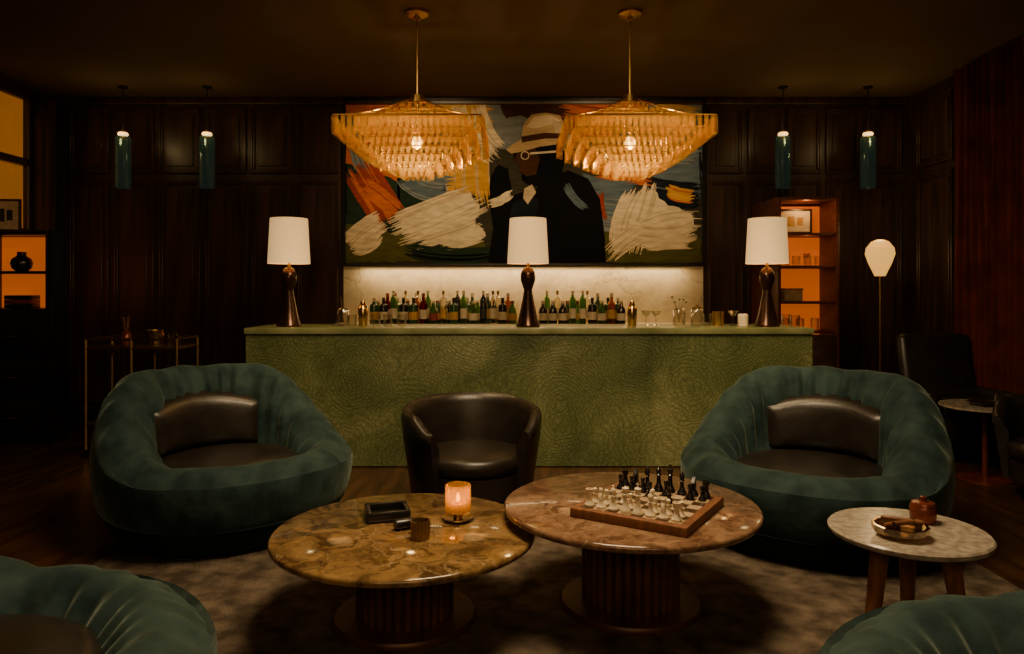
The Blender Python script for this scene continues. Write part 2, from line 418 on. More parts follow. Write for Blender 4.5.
patch('black',[(488,264),(494,228),(500,205),(516,196),(536,190),(548,180),(568,172),(588,180),(600,200),(604,230),(606,264)],.006)
patch('black',[(494,232),(489,205),(490,180),(498,166),(508,170),(512,196),(504,222)],.006)
patch('black',[(520,146),(560,144),(566,158),(562,176),(548,186),(532,188),(522,182),(524,168),(518,160)],.004)
patch('brown',[(516,148),(534,148),(540,160),(536,176),(527,178),(519,173),(521,169),(517,168),(519,165),(513,162),(517,155)],.0015,.2)
patch('tan',[(506,151),(512,146),(521,141),(524,124),(532,116),(546,114),(560,117),(566,128),(568,138),(577,141),(572,146),(556,146),(540,148),(522,153),(511,155)],.002,.2)
patch('cream',[(526,128),(534,118),(550,116),(561,122),(550,126),(534,130)],.003)
patch('shade',[(552,120),(565,127),(567,138),(556,136)],.002)
patch('brown',[(521,138),(544,134),(567,135),(568,140),(546,140),(522,144)],.001,.2)
patch('navy',[(512,205),(528,196),(540,202),(530,240),(516,262),(504,262)],.006)
patch('shade',[(524,190),(532,186),(536,194),(528,206),(523,200)],.003)
stroke('cream',(490,206),(512,194),7,'shade')
stroke('blue',(566,186),(586,210),6,'navy')
def ring(px,py,r,w,col):
    layer[0]+=1;y=-.0505-.00025*layer[0]-.001;cx,cz=uv(px,py);a=[];c=[]
    for i in range(20):
        t=2*pi*i/20
        a.append(b.verts.new((cx+r*math.cos(t),y,cz+r*math.sin(t))));c.append(b.verts.new((cx+(r-w)*math.cos(t),y,cz+(r-w)*math.sin(t))))
    for i in range(20):
        f=b.faces.new((a[i],a[(i+1)%20],c[(i+1)%20],c[i]));f.material_index=pk.index(col)
ring(525,157,.045,.009,'cream')
patch('cream',[(530,154),(556,152),(556,154),(530,156)],.0005,.3)
obj('canvas',b,pmats,art,smooth=False)
b=B()
for c,s in(((0,-.04,AH/2+.012),(AW+.05,.08,.024)),((0,-.04,-AH/2-.012),(AW+.05,.08,.024)),((AW/2+.012,-.04,0),(.024,.08,AH)),((-AW/2-.012,-.04,0),(.024,.08,AH))):box(b,c,s,.003,1)
obj('frame',b,M['black'],art)
# ------------------------------------------------------------ table lamps
def mklamp(loc,label):
    L=thing('table_lamp',label,'lamp',loc,group='table lamps on the bar counter')
    b=B();lathe(b,[(0,0),(.098,0),(.1,.006),(.097,.014),(.082,.06),(.064,.14),(.047,.22),(.036,.285),(.034,.30),(.044,.33),(.060,.375),(.062,.41),(.056,.445),(.038,.475),(.022,.485),(0,.487)],28)
    obj('lamp_base',b,M['bronze'],L)
    b=B();lathe(b,[(0,.484),(.012,.484),(.012,.56),(.02,.56),(.02,.60),(0,.60)],12);obj('neck',b,M['brass'],L)
    b=B();lathe(b,[(.170,.515),(.150,.885),(.147,.885),(.167,.515),(.170,.515)],40)
    tube(b,[(-.15,0,.60),(.15,0,.60)],.003,6);tube(b,[(0,-.15,.60),(0,.15,.60)],.003,6)
    obj('lamp_shade',b,M['lampshade'],L)
    b=B();lathe(b,[(0,.60),(.02,.61),(.035,.65),(.03,.69),(0,.71)],10);obj('bulb',b,M['bulb'],L)
    return L
lamp=mklamp((X(289,6.0),6.0,BT),'table lamp with dark bronze waisted base and glowing cream shade')
for px in(528,767):
    copy_thing(lamp,(X(px,6.0),6.0,BT))
# ------------------------------------------------------------ chandeliers
def mkchand(loc):
    C=thing('chandelier','square tiered amber glass prism chandelier on a brass rod','chandelier',loc,group='prism chandeliers over the bar')
    b=B();lathe(b,[(0,0),(.085,0),(.085,-.022),(.07,-.03),(.02,-.036),(.02,-.06),(0,-.06)],24);obj('ceiling_canopy',b,M['brass'],C)
    b=B();lathe(b,[(0,-.05),(.008,-.05),(.008,-.9),(0,-.9)],8);obj('rod',b,M['brass'],C)
    tiers=[(.10,-.68,.07),(.19,-.74,.075),(.28,-.79,.08),(.37,-.83,.085),(.49,-.865,.12),(.43,-.93,.10),(.365,-.98,.09),(.30,-1.03,.08),(.235,-1.07,.075),(.165,-1.11,.07),(.10,-1.145,.065)]
    for s,z,l in tiers:
        b=B();n=max(3,round(2*s/.042))
        for side in range(4):
            for i in range(n):
                u=-s+2*s*(i+.5)/n
                x,y=[(u,-s),(s,u),(-u,s),(-s,-u)][side]
                r=.017;a0=side*pi/2-pi/2
                vs0=[b.verts.new((x+r*math.cos(a+a0),y+r*math.sin(a+a0),z)) for a in(0,pi*2/3,pi*4/3)]
                vs1=[b.verts.new((x+r*math.cos(a+a0),y+r*math.sin(a+a0),z-l)) for a in(0,pi*2/3,pi*4/3)]
                for k in range(3):
                    b.faces.new((vs0[k],vs0[(k+1)%3],vs1[(k+1)%3],vs1[k]))
                b.faces.new(vs1)
        obj('glass_tier',b,M['prism'],C,smooth=False)
    b=B()
    for s,z,l in tiers:
        q=[(-s,-s,z),(s,-s,z),(s,s,z),(-s,s,z)]
        for i in range(4):tube(b,[q[i],q[(i+1)%4]],.004,4)
    for k in range(4):
        sx,sy=[(1,1),(1,-1),(-1,-1),(-1,1)][k]
        tube(b,[(0,0,-.62)]+[(sx*s,sy*s,z) for s,z,l in tiers[:5]],.005,4)
        tube(b,[(sx*s,sy*s,z) for s,z,l in tiers[4:]],.005,4)
    lathe(b,[(0,-.6),(.05,-.61),(.06,-.66),(0,-.67)],12)
    obj('brass_frame',b,M['brass'],C)
    b=B();lathe(b,[(0,-.90),(.02,-.905),(.04,-.94),(.035,-.98),(0,-1.0)],10);obj('bulb',b,M['bulb'],C)
    return C
ch=mkchand((X(417,5.3),5.3,H));copy_thing(ch,(X(630,5.3),5.3,H))
# ------------------------------------------------------------ tube pendants
def mkpend(loc):
    P=thing('pendant_light','slim smoky teal glass cylinder pendant with lit top','pendant light',loc,group='cylinder pendants along the panelled wall')
    b=B();lathe(b,[(0,0),(.045,0),(.045,-.015),(0,-.015)],16);obj('ceiling_canopy',b,M['cord'],P)
    b=B();lathe(b,[(0,-.015),(.006,-.015),(.006,-.45),(0,-.45)],8);obj('cord',b,M['cord'],P)
    b=B();lathe(b,[(0,-.43),(.035,-.435),(.04,-.455),(0,-.456)],16);obj('cap',b,M['brass'],P)
    b=B();lathe(b,[(.067,-.50),(.074,-.51),(.074,-1.0),(.067,-1.01),(.062,-1.0),(.062,-.51),(.067,-.50)],24);obj('glass_shade',b,M['tealglass'],P)
    b=B();lathe(b,[(0,-.457),(.045,-.46),(.05,-.475),(.04,-.49),(0,-.495)],12);obj('bulb',b,M['pbulb'],P)
    b=B();lathe(b,[(0,-.496),(.012,-.50),(.012,-.53),(.010,-.54),(.010,-.98),(0,-.98)],10);obj('stem',b,M['brass'],P)
    return P
pend=mkpend((X(123,7.25),7.25,H))
for px in(207,783,868):copy_thing(pend,(X(px,7.25),7.25,H))
# ------------------------------------------------------------ velvet armchair
def foot(al,a=.70,b_=.69):
    cx=math.sin(al);cy=-math.cos(al);e=.90
    return a*math.copysign(abs(cx)**e,cx),b_*math.copysign(abs(cy)**e,cy)
def mkarm(loc,rot,label):
    A=thing('armchair',label,'armchair',loc,rot,group='rounded teal velvet lounge chairs')
    def HH(al):
        t=(1-math.cos(al))/2;return .47+.44*sm(t,.22,.90)
    def grid(prof,name,m,n,sub,close=True):
        b=B();rows=[]
        for i in range(n):
            al=2*pi*i/n;row=[];fx,fy=foot(al)
            for k,(d,z) in enumerate(prof(al)):
                s=1-d/.70
                row.append(b.verts.new((fx*s,fy*s,z)))
            rows.append(row)
        K=len(rows[0])
        for i in range(n):
            a=rows[i];c=rows[(i+1)%n]
            for k in range(K-1):b.faces.new((a[k],c[k],c[k+1],a[k+1]))
        if close:
            b.faces.new([r[-1] for r in rows]);b.faces.new([r[0] for r in rows][::-1])
        o=obj(name,b,m,A,sharp=80)
        if sub:
            md=o.modifiers.new('s','SUBSURF');md.levels=1;md.render_levels=1
        return o
    def shell(al):
        h=HH(al);t=sm((1-math.cos(al))/2,.3,.9)
        nz=noise.noise(Vector((math.sin(al)*3,math.cos(al)*3,0)))
        pl=(.015+.007*nz)*math.sin(al*27+2.5*math.sin(al*4)+math.sin(al*9))
        pz=.018*noise.noise(Vector((math.sin(al)*4,math.cos(al)*4,3)))
        th=.285+.01*t
        return [(.08,.150),(.05,.152),(.035,.168),(.010,.24),(-.008,.34+.07*t),(-.006+.012*t,.36+(h-.33)*.42),(.008+.03*t+pl*.4,h-.110+pz-.03*t),(.05+.035*t+pl,h-.045+pz-.01*t),(.115+.03*t+pl,h-.004+pz),(.175+.02*t-pl*.5,h-.003+pz),(.235-pl,h-.04),(th-pl*1.4,h-.105-.03*t),(th+.015-pl,h-.15-.06*t if t>.15 else h-.125),(th+.03,.34),(th+.06,.30)]
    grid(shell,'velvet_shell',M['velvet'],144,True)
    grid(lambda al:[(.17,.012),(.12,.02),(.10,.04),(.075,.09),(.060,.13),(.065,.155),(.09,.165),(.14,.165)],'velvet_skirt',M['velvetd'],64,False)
    b=B();tube(b,[(foot(2*pi*i/64)[0]*(1-.048/.7),foot(2*pi*i/64)[1]*(1-.048/.7),.152) for i in range(64)],.007,5,True)
    obj('piping',b,M['velvetd'],A)
    b=B();pr=[(0,.29),(.36,.29),(.40,.31),(.41,.35),(.40,.385),(.36,.405),(.28,.418),(.15,.424),(0,.426)]
    lathe(b,pr,48);obj('seat_cushion',b,M['leather'],A,sharp=80)
    b=B();nu,nv=30,12;fr=[];bk=[]
    for i in range(nu+1):
        u=-1+2*i/nu;al=pi+u*.95;fx,fy=foot(al);ra=[];rb=[]
        for k in range(nv+1):
            v=k/nv;z=.40+v*(.35-.08*u*u)
            e=(1-abs(u)**4)*(1-abs(2*v-1)**4);bul=.085*e**.5 if e>0 else 0
            d=.315-.03*v
            s=1-(d+bul+.004)/.70;s2=1-(d-.03)/.70
            ra.append(b.verts.new((fx*s,fy*s,z)));rb.append(b.verts.new((fx*s2,fy*s2,z)))
        fr.append(ra);bk.append(rb)
    for i in range(nu):
        for k in range(nv):
            b.faces.new((fr[i][k],fr[i+1][k],fr[i+1][k+1],fr[i][k+1]));b.faces.new((bk[i][k],bk[i][k+1],bk[i+1][k+1],bk[i+1][k]))
    for i in range(nu):
        b.faces.new((fr[i][0],bk[i][0],bk[i+1][0],fr[i+1][0]));b.faces.new((fr[i][nv],fr[i+1][nv],bk[i+1][nv],bk[i][nv]))
    for k in range(nv):
        b.faces.new((fr[0][k],fr[0][k+1],bk[0][k+1],bk[0][k]));b.faces.new((fr[nu][k],bk[nu][k],bk[nu][k+1],fr[nu][k+1]))
    obj('back_cushion',b,M['leather'],A,sharp=80)
    return A
arm=mkarm((-1.69,4.34,RZ),math.radians(46),'teal velvet lounge chair with black leather seat near tub chair')
copy_thing(arm,(1.70,4.16,RZ),math.radians(-38),'teal velvet lounge chair with black leather seat behind side table')
copy_thing(arm,(-1.51,1.86,RZ),math.radians(125),'rounded teal velvet lounge chair facing the coffee tables')
copy_thing(arm,(1.42,1.62,RZ),math.radians(-128),'rounded teal velvet lounge chair next to the small side table')
# ------------------------------------------------------------ tub chairs
def mktub(loc,rot,label):
    A=thing('tub_chair',label,'chair',loc,rot,group='black leather tub chairs')
    b=B();n=60;rows=[];span=math.radians(138)
    for i in range(n+1):
        u=-1+2*i/n;al=pi+u*span
        h=.70-.05*sm(abs(u),.2,.8)-.10*sm(abs(u),.8,1)
        R=.415;dx=math.sin(al);dy=-math.cos(al)
        th=.075*(1 if abs(u)<.97 else .8)
        flare=.03
        pr=[(R-.05,.13),(R-.03,.15),(R-.01,.30),(R+flare-.01,.50),(R+flare,h-.05),(R+flare-.01,h-.015),(R+flare-th*.5,h),(R+flare-th+.008,h-.018),(R+flare-th-.005,h-.06),(R-th-.005,.45),(R-th-.01,.30),(R-th-.01,.14)]
        rows.append([b.verts.new((dx*r,dy*r*.95,z)) for r,z in pr])
    K=len(rows[0])
    for i in range(n):
        for k in range(K):
            b.faces.new((rows[i][k],rows[i+1][k],rows[i+1][(k+1)%K],rows[i][(k+1)%K]))
    b.faces.new(rows[0]);b.faces.new(rows[-1][::-1])
    obj('backrest',b,M['leather'],A,sharp=60)
    b=B();lathe(b,[(0,.12),(.315,.12),(.34,.14),(.345,.28),(0,.285)],40);obj('seat_base',b,M['leather'],A)
    b=B();lathe(b,[(0,.287),(.31,.287),(.335,.30),(.342,.34),(.335,.375),(.30,.395),(.2,.405),(0,.41)],40);bmesh.ops.translate(b,vec=(0,-.012,0),verts=b.verts[:])
    obj('seat_cushion',b,M['leather'],A,sharp=80)
    b=B();lathe(b,[(0,0),(.27,0),(.27,.015),(.06,.03),(.04,.06),(.04,.125),(0,.125)],32);obj('swivel_base',b,M['bronze'],A)
    return A
tub=mktub((X(472,4.62),4.62,0),math.radians(12),'black leather swivel tub chair facing the coffee tables')
copy_thing(tub,(3.64,4.75,0),math.radians(-75),'black leather tub chair beside a small round table')
A=thing('lounge_chair','dark leather lounge chair with padded back near the curtain','chair',(3.68,6.1,0),math.radians(-4))
b=B();box(b,(0,0,.28),(.62,.7,.22),.05,3);obj('seat_base',b,M['leather'],A)
b=B();box(b,(0,-.03,.44),(.50,.6,.13),.045,4);obj('seat_cushion',b,M['leather'],A)
b=B();box(b,(0,0,0),(.62,.16,.60),.06,4,rot=Matrix.Rotation(math.radians(-12),4,'X'));bmesh.ops.translate(b,vec=(0,.30,.72),verts=b.verts[:]);obj('backrest',b,M['leather'],A)
for sx in(-1,1):
    b=B();box(b,(sx*.33,-.02,.40),(.12,.74,.36),.05,4);obj('armrest',b,M['leather'],A)
for sx in(-1,1):
    for sy in(-1,1):
        b=B();tube(b,[(sx*.27,sy*.28,.2),(sx*.28,sy*.30,0)],[.022,.014],8);obj('leg',b,M['walnut'],A)
# ------------------------------------------------------------ marble tables
def mktable(name,label,loc,r,h,m,rb,rd,th=.032):
    T=thing(name,label,'table',loc)
    b=B();lathe(b,[(0,h-th),(r-.012,h-th),(r-.002,h-th+.007),(r,h-th/2),(r-.002,h-.006),(r-.01,h),(0,h)],80);obj('table_top',b,m,T,sharp=50)
    nf=30
    b=B();lathe(b,[(rb,.03),(rb,h-th-.001)],nf*6,rf=lambda a,z:1-.085*(1-abs(math.sin(a*nf/2)))**1.5);obj('fluted_pedestal',b,M['tabbase'],T,sharp=70)
    b=B();lathe(b,[(0,0),(rd,0),(rd,.018),(rd-.008,.028),(0,.03)],56);obj('base_plate',b,M['tabbase'],T)
    return T
mktable('coffee_table','round amber brown marble coffee table on dark fluted pedestal',(X(405,3.1),3.1,RZ),.555,.375,M['marbA'],.205,.30)
mktable('coffee_table','round rose brown marble coffee table on fluted bronze pedestal',(.525,3.24,RZ),.56,.445,M['marbB'],.215,.31)
TA=.375+RZ+.0008;TB=.445+RZ+.0008
SX,SY=1.475,2.72
ST=thing('side_table','small round pale terrazzo side table on walnut legs','table',(SX,SY,RZ))
b=B();lathe(b,[(0,.475),(.268,.475),(.276,.485),(.276,.494),(.27,.5),(0,.5)],64);obj('table_top',b,M['terr'],ST)
for a in(200,320,62):
    a=math.radians(a);b=B();tube(b,[(.13*math.cos(a),.13*math.sin(a),.474),(.20*math.cos(a),.20*math.sin(a),0)],[.034,.022],14);obj('leg',b,M['walnut'],ST)
TS=.5+RZ+.0008
FT=thing('side_table','small round pale topped table on copper stem beside leather chairs','table',(3.5,5.4,0))
b=B();lathe(b,[(0,.535),(.3,.535),(.3,.55),(0,.552)],48);obj('table_top',b,M['terr'],FT)
b=B();lathe(b,[(0,.02),(.022,.02),(.018,.534),(0,.534)],12);obj('stem',b,M['copper'],FT)
b=B();lathe(b,[(0,0),(.18,0),(.18,.012),(.03,.024),(0,.024)],32);obj('base_plate',b,M['copper'],FT)
D=thing('serving_dish','dark shallow dish on the small round table','dish',(3.45,5.36,.5525))
b=B();lathe(b,[(0,0),(.06,0),(.10,.03),(.095,.03),(.055,.008),(0,.008)],24);obj('dish',b,M['black'],D)
D2=thing('glass_tumbler','small glass tumbler on the small round table','glass',(3.62,5.42,.5525))
b=B();lathe(b,[(0,0),(.032,0),(.038,.09),(.035,.09),(.03,.01),(0,.01)],20);obj('tumbler',b,M['clear'],D2)
# ------------------------------------------------------------ chess
CBX,CBY=.585,3.12
cb=thing('chess_board','wooden chess board with raised border on the rose marble table','chess board',(CBX,CBY,TB),math.radians(-32))
b=B();box(b,(0,0,.019),(.50,.50,.038),.004)
obj('board_frame',b,M['walnut'],cb)
sq=.054
b=B()
for i in range(8):
    for j in range(8):
        x=(i-4)*sq;y=(j-4)*sq
        f=b.faces.new([b.verts.new((x+dx,y+dy,.0388)) for dx,dy in((0,0),(sq,0),(sq,sq),(0,sq))]);f.material_index=(i+j)%2
obj('playing_squares',b,[M['squareD'],M['squareL']],cb,smooth=False)
prof={
'pawn':[(0,0),(.017,0),(.018,.006),(.014,.012),(.008,.022),(.0065,.038),(.011,.042),(.0065,.045),(.0105,.053),(.0095,.061),(0,.066)],
'rook':[(0,0),(.02,0),(.021,.008),(.016,.015),(.011,.028),(.010,.048),(.015,.055),(.016,.072),(.011,.072),(.011,.062),(0,.062)],
'bishop':[(0,0),(.02,0),(.021,.008),(.015,.016),(.009,.03),(.0075,.055),(.013,.059),(.008,.063),(.0125,.074),(.010,.086),(.003,.094),(.0045,.099),(0,.103)],
'queen':[(0,0),(.022,0),(.023,.008),(.017,.018),(.010,.035),(.008,.068),(.014,.072),(.009,.077),(.0145,.098),(.010,.097),(.005,.102),(0,.108)],
'king':[(0,0),(.022,0),(.023,.008),(.017,.018),(.011,.035),(.009,.072),(.015,.077),(.010,.082),(.014,.103),(.008,.107),(0,.109)]}
pmesh={}
def piece(kind,m):
    b=B()
    if kind=='knight':
        lathe(b,[(0,0),(.02,0),(.021,.008),(.015,.016),(.013,.024),(0,.026)],16)
        pr=[(-.012,.024),(.012,.024),(.013,.045),(.008,.06),(.004,.066),(.0065,.075),(.001,.084),(-.004,.078),(-.012,.070),(-.021,.060),(-.020,.052),(-.012,.055),(-.006,.052),(-.011,.04)]
        fa=[b.verts.new((-.007,x,z)) for x,z in pr];fb=[b.verts.new((.007,x,z)) for x,z in pr]
        b.faces.new(fa[::-1]);b.faces.new(fb)
        for i in range(len(pr)):b.faces.new((fa[i],fa[(i+1)%len(pr)],fb[(i+1)%len(pr)],fb[i]))
    else:
        lathe(b,prof[kind],16)
        if kind=='king':
            box(b,(0,0,.118),(.004,.004,.02));box(b,(0,0,.120),(.013,.004,.004))
    return obj('chess_'+kind,b,m)
R=math.radians(-32);cR,sR=math.cos(R),math.sin(R)
def place(kind,white,i,j):
    key=(kind,white)
    x=(i-3.5)*sq;y=(j-3.5)*sq
    loc=(CBX+x*cR-y*sR,CBY+x*sR+y*cR,TB+.0395)
    if key not in pmesh:
        o=piece(kind,M['cream'] if white else M['darkp']);pmesh[key]=o
        tag(o,('ivory white ' if white else 'black ')+kind+' standing on the chess board','chess piece',('white' if white else 'black')+' chess pieces')
    else:
        o=pmesh[key].copy();COL.objects.link(o)
    o.location=loc;o.rotation_euler=(0,0,R+(pi if white else 0))
order=['rook','knight','bishop','queen','king','bishop','knight','rook']
for i,k in enumerate(order):
    place(k,True,i,0);place(k,False,i,7)
    place('pawn',True,i,{2:2,4:3}.get(i,1));place('pawn',False,i,{3:5,5:4}.get(i,6))
# ------------------------------------------------------------ candle, ashtray, tumbler
cx,cy=X(458,3.22),3.22
V=thing('candle_holder','glowing amber ribbed glass votive on a brass saucer','candle holder',(cx,cy,TA))
b=B();lathe(b,[(0,0),(.05,0),(.072,.012),(.07,.016),(.045,.008),(.02,.008),(.02,.028),(.045,.034),(.045,.038),(0,.038)],28);obj('saucer',b,M['brass'],V)
b=B();lathe(b,[(.05,.039),(.054,.045),(.054,.152),(.05,.158),(.047,.152),(.047,.045),(.05,.039)],96,rf=lambda a,z:1+.05*math.cos(a*16));obj('ribbed_glass',b,M['amberglass'],V)
M['wax']=mat('honey_wax',(.45,.25,.06),None,rough=.6)
b=B();lathe(b,[(0,.0385),(.036,.0385),(.036,.075),(0,.073)],20);obj('candle',b,M['wax'],V)
b=B();lathe(b,[(0,.078),(.008,.088),(.009,.098),(.003,.118),(0,.125)],10);obj('flame',b,M['flame'],V)
A2=thing('ashtray','black square ashtray with cigar rests on brown marble table','ashtray',(X(388,3.28),3.26,TA),math.radians(15))
b=B();box(b,(0,0,.008),(.19,.17,.016),.006)
for c,s in(((0,.074,.03),(.19,.022,.034)),((0,-.074,.03),(.19,.022,.034)),((.084,0,.03),(.022,.13,.034)),((-.084,0,.03),(.022,.13,.034))):box(b,c,s,.005)
obj('tray',b,M['black'],A2)
C3=thing('cigar_lighter','small black cylindrical lighter lying by the ashtray','lighter',(X(405,3.1),3.1,TA),.5)
b=B();lathe(b,[(0,-.045),(.02,-.045),(.022,-.04),(.022,.03),(.018,.045),(0,.045)],16)
bmesh.ops.rotate(b,matrix=Matrix.Rotation(pi/2,3,'Y'),verts=b.verts[:]);bmesh.ops.translate(b,vec=(0,0,.0225),verts=b.verts[:]);obj('lighter_body',b,M['black'],C3)
M['tumb']=mat('antique_brass_ribs',(.40,.26,.11),(.2,.12,.05),rough=.3,metal=.8)
T3=thing('ribbed_tumbler','small ribbed gold glass tumbler on brown marble table','glass',(X(421,3.0),2.98,TA))
b=B();lathe(b,[(0,0),(.036,0),(.040,.075),(.037,.075),(.032,.01),(0,.01)],96,rf=lambda a,z:1+.05*math.cos(a*16));obj('tumbler',b,M['tumb'],T3)
J=thing('copper_jar','small copper red jar with knobbed lid on terrazzo table','jar',(X(923,2.80),2.80,TS))
b=B();lathe(b,[(0,0),(.04,0),(.046,.01),(.048,.055),(.042,.066),(0,.066)],28);obj('jar_body',b,M['copper'],J)
b=B();lathe(b,[(0,.0665),(.044,.0665),(.04,.076),(.012,.08),(.010,.088),(.013,.096),(0,.10)],28);obj('lid',b,M['copper'],J)
M['smoke']=glass('smoked_crystal',(.35,.26,.18),gloss=.6,rough=.05,tcol=(.7,.6,.45))
G=thing('crystal_dish','faceted smoked crystal ashtray on the terrazzo table','ashtray',(X(900,2.64),2.64,TS))
b=B();lathe(b,[(0,0),(.07,0),(.092,.018),(.096,.042),(.085,.042),(.065,.018),(0,.014)],12);obj('dish',b,M['smoke'],G,smooth=False)
for k,(dx,dy,a) in enumerate(((0,-.015,.3),(.01,.025,2.6))):
    o=thing('cigar','brown cigar resting in the crystal ashtray','cigar',(X(900,2.64)+dx,2.64+dy,TS+.05),a,group='cigars in the crystal ashtray')
    b=B();tube(b,[(-.08,0,0),(-.07,0,0),(.05,0,0),(.06,0,0)],[.005,.008,.009,.006],10);obj('cigar_body',b,M['walnut'],o)
    b=B();tube(b,[(-.05,0,0),(-.038,0,0)],[.0089,.009],12);obj('band',b,M['gold'],o)
    o.location.z=TS+.0515+k*.001
# ------------------------------------------------------------ bottles
bprof={
'wine':[(0,0),(.036,0),(.038,.006),(.038,.19),(.033,.215),(.016,.235),(.014,.30),(.015,.305),(0,.305)],
'spirit':[(0,0),(.042,0),(.044,.006),(.044,.17),(.038,.195),(.016,.21),(.014,.26),(0,.26)],
'squat':[(0,0),(.042,0),(.044,.01),(.044,.10),(.040,.15),(.02,.18),(.016,.23),(0,.23)],
'tall':[(0,0),(.031,0),(.033,.006),(.034,.24),(.026,.265),(.013,.28),(.012,.33),(0,.33)]}
gm=[glass('bottle_green',(.10,.25,.06),.35,tcol=(.7,.8,.4),transl=.15),glass('bottle_amber',(.45,.18,.04),.35,transl=.3,tcol=(.6,.30,.07)),mat('bottle_dark',(.015,.012,.01),None,rough=.12),glass('bottle_clear',(.85,.82,.72),.35),glass('bottle_red',(.35,.04,.02),.35,transl=.15,tcol=(.25,.05,.03)),mat('bottle_dark_green',(.02,.06,.015),None,rough=.12)]
gn=['green glass','amber glass','dark glass','clear glass','red','dark green']
lm=[mat('label_cream',(.6,.50,.33),None,rough=.7,scale=40),mat('label_ochre',(.5,.28,.06),None,rough=.7,scale=40),mat('label_red',(.25,.04,.03),None,rough=.7,scale=40),mat('label_black',(.02,.02,.02),None,rough=.6)]
cm=[M['gold'],M['black'],lm[2],lm[0]]
bm_cache={}
def bottle(kind,g,l,c,loc):
    key=(kind,g,l,c);pr=bprof[kind]
    Rm=max(p[0] for p in pr);hh=pr[-1][1]
    if key not in bm_cache:
        b=B();lathe(b,pr,14);o=obj('bottle',b,gm[g],loc=loc)
        b=B();z0=hh*.18;z1=hh*.48;lathe(b,[(Rm+.0006,z0),(Rm+.0012,z0),(Rm+.0012,z1),(Rm+.0006,z1),(Rm+.0006,z0)],14);obj('label',b,lm[l],o)
        b=B();r=pr[-2][0]+.002;lathe(b,[(0,hh+.003),(r,hh+.003),(r,hh-.035),(r-.0015,hh-.035)],10);obj('cap',b,cm[c],o)
        tag(o,'%s %s bottle with paper label on back counter'%(gn[g],{'wine':'wine','spirit':'spirit','squat':'squat liqueur','tall':'slender'}[kind]),'bottle','bottles on the back counter')
        bm_cache[key]=o
    else:o=copy_thing(bm_cache[key],loc)
kk=list(bprof)
combos=[(random.choice(kk),random.choice((0,1,2,2,3,3,4,5,5)),random.choice((0,0,0,1,1,2,3)),random.randrange(4)) for _ in range(18)]
def row(p0,p1,step,D,jit=.006):
    x=X(p0,D)
    while x<X(p1,D):
        k,g,l,c=random.choice(combos)
        bottle(k,g,l,c,(x,D+random.uniform(-jit,jit),BC));x+=step+random.uniform(-.001,.006)
row(374,514,.094,7.20);row(378,512,.098,7.33);row(384,508,.11,7.46);row(543,622,.094,7.20);row(547,618,.098,7.33)
# ------------------------------------------------------------ bar glassware
def glassware(name,label,cat,px,D,pr,m,extra=None,z=BT,seg=20,rf=None,group=None):
    o=thing(name,label,cat,(X(px,D),D,z),group=group)
    b=B();lathe(b,pr,seg,rf=rf);obj('body',b,m,o)
    if extra:extra(o)
    return o
tum=[(0,0),(.036,0),(.040,.095),(.037,.095),(.033,.012),(0,.012)]
coupe=[(0,0),(.034,0),(.034,.003),(.005,.008),(.004,.075),(.02,.085),(.045,.125),(.043,.125),(.018,.088),(0,.084)]
jarp=[(0,0),(.05,0),(.052,.01),(.052,.13),(.04,.145),(.037,.145),(.048,.128),(.048,.012),(0,.012)]
shak=[(0,0),(.034,0),(.036,.005),(.043,.14),(.04,.15),(.028,.175),(.022,.18),(.022,.20),(.018,.21),(0,.212)]
def spoon(o):
    b=B();tube(b,[(0.01,0,.02),(-.02,0,.24)],.003,6);obj('bar_spoon',b,M['brass'],o)
M['olive']=mat('dried_sprig',(.2,.16,.07),None,rough=.8)
def herbs(o):
    for k in range(5):
        b=B();a=k*1.3;tube(b,[(0,0,.02),(.02*math.cos(a),.02*math.sin(a),.14),(.06*math.cos(a),.05*math.sin(a),.20+.02*(k%3))],[.002,.002,.001],5)
        bmesh.ops.create_icosphere(b,subdivisions=1,radius=.012,matrix=Matrix.Translation((.06*math.cos(a),.05*math.sin(a),.20+.02*(k%3))))
        obj('sprig',b,M['olive'],o)
def lid(o):
    b=B();lathe(b,[(0,.146),(.042,.146),(.042,.156),(.012,.16),(.014,.175),(0,.18)],18);obj('lid',b,M['brass'],o)
glassware('mixing_glass','clear mixing glass with bar spoon on the bar','glass',343,6.12,jarp,M['clear'],spoon)
glassware('cocktail_shaker','brass cocktail shaker standing on the bar','shaker',363,6.1,shak,M['gold'])
for px,dd in((352,6.05),(376,6.18),(388,6.1),(402,6.16)):
    glassware('tumbler','clear short tumbler on the bar counter','glass',px,dd,tum,M['clear'],group='tumblers on the bar')
glassware('cocktail_shaker','gold cocktail shaker beside the glassware','shaker',632,6.08,shak,M['gold'])
for px,dd in((646,6.15),(656,6.1),(733,6.15)):
    glassware('coupe_glass','clear stemmed coupe glass on the bar','glass',px,dd,coupe,M['clear'],group='coupe glasses on the bar')
glassware('glass_vase','clear glass vase holding dried sprigs on the bar','vase',679,6.1,jarp,M['clear'],herbs)
glassware('glass_canister','clear glass canister with brass lid on the bar','jar',697,6.05,jarp,M['clear'],lid,group='canisters on the bar')
glassware('ribbed_canister','ribbed brass canister on the bar','jar',718,6.1,[(0,0),(.045,0),(.047,.01),(.047,.12),(.043,.12),(.043,.01),(0,.01)],M['brass'],seg=80,rf=lambda a,z:1+.02*math.cos(a*20))
glassware('ceramic_jar','small cream ceramic jar on the bar','jar',743,6.05,[(r*.8,z*.7) for r,z in jarp],M['cream'])
glassware('tumbler','clear short tumbler near the lamp','glass',707,6.2,tum,M['clear'],group='tumblers on the bar')
for px,dd in((795,5.92),(786,6.15)):glassware('tumbler','clear short tumbler at the end of the bar','glass',px,dd,tum,M['clear'],group='tumblers on the bar')
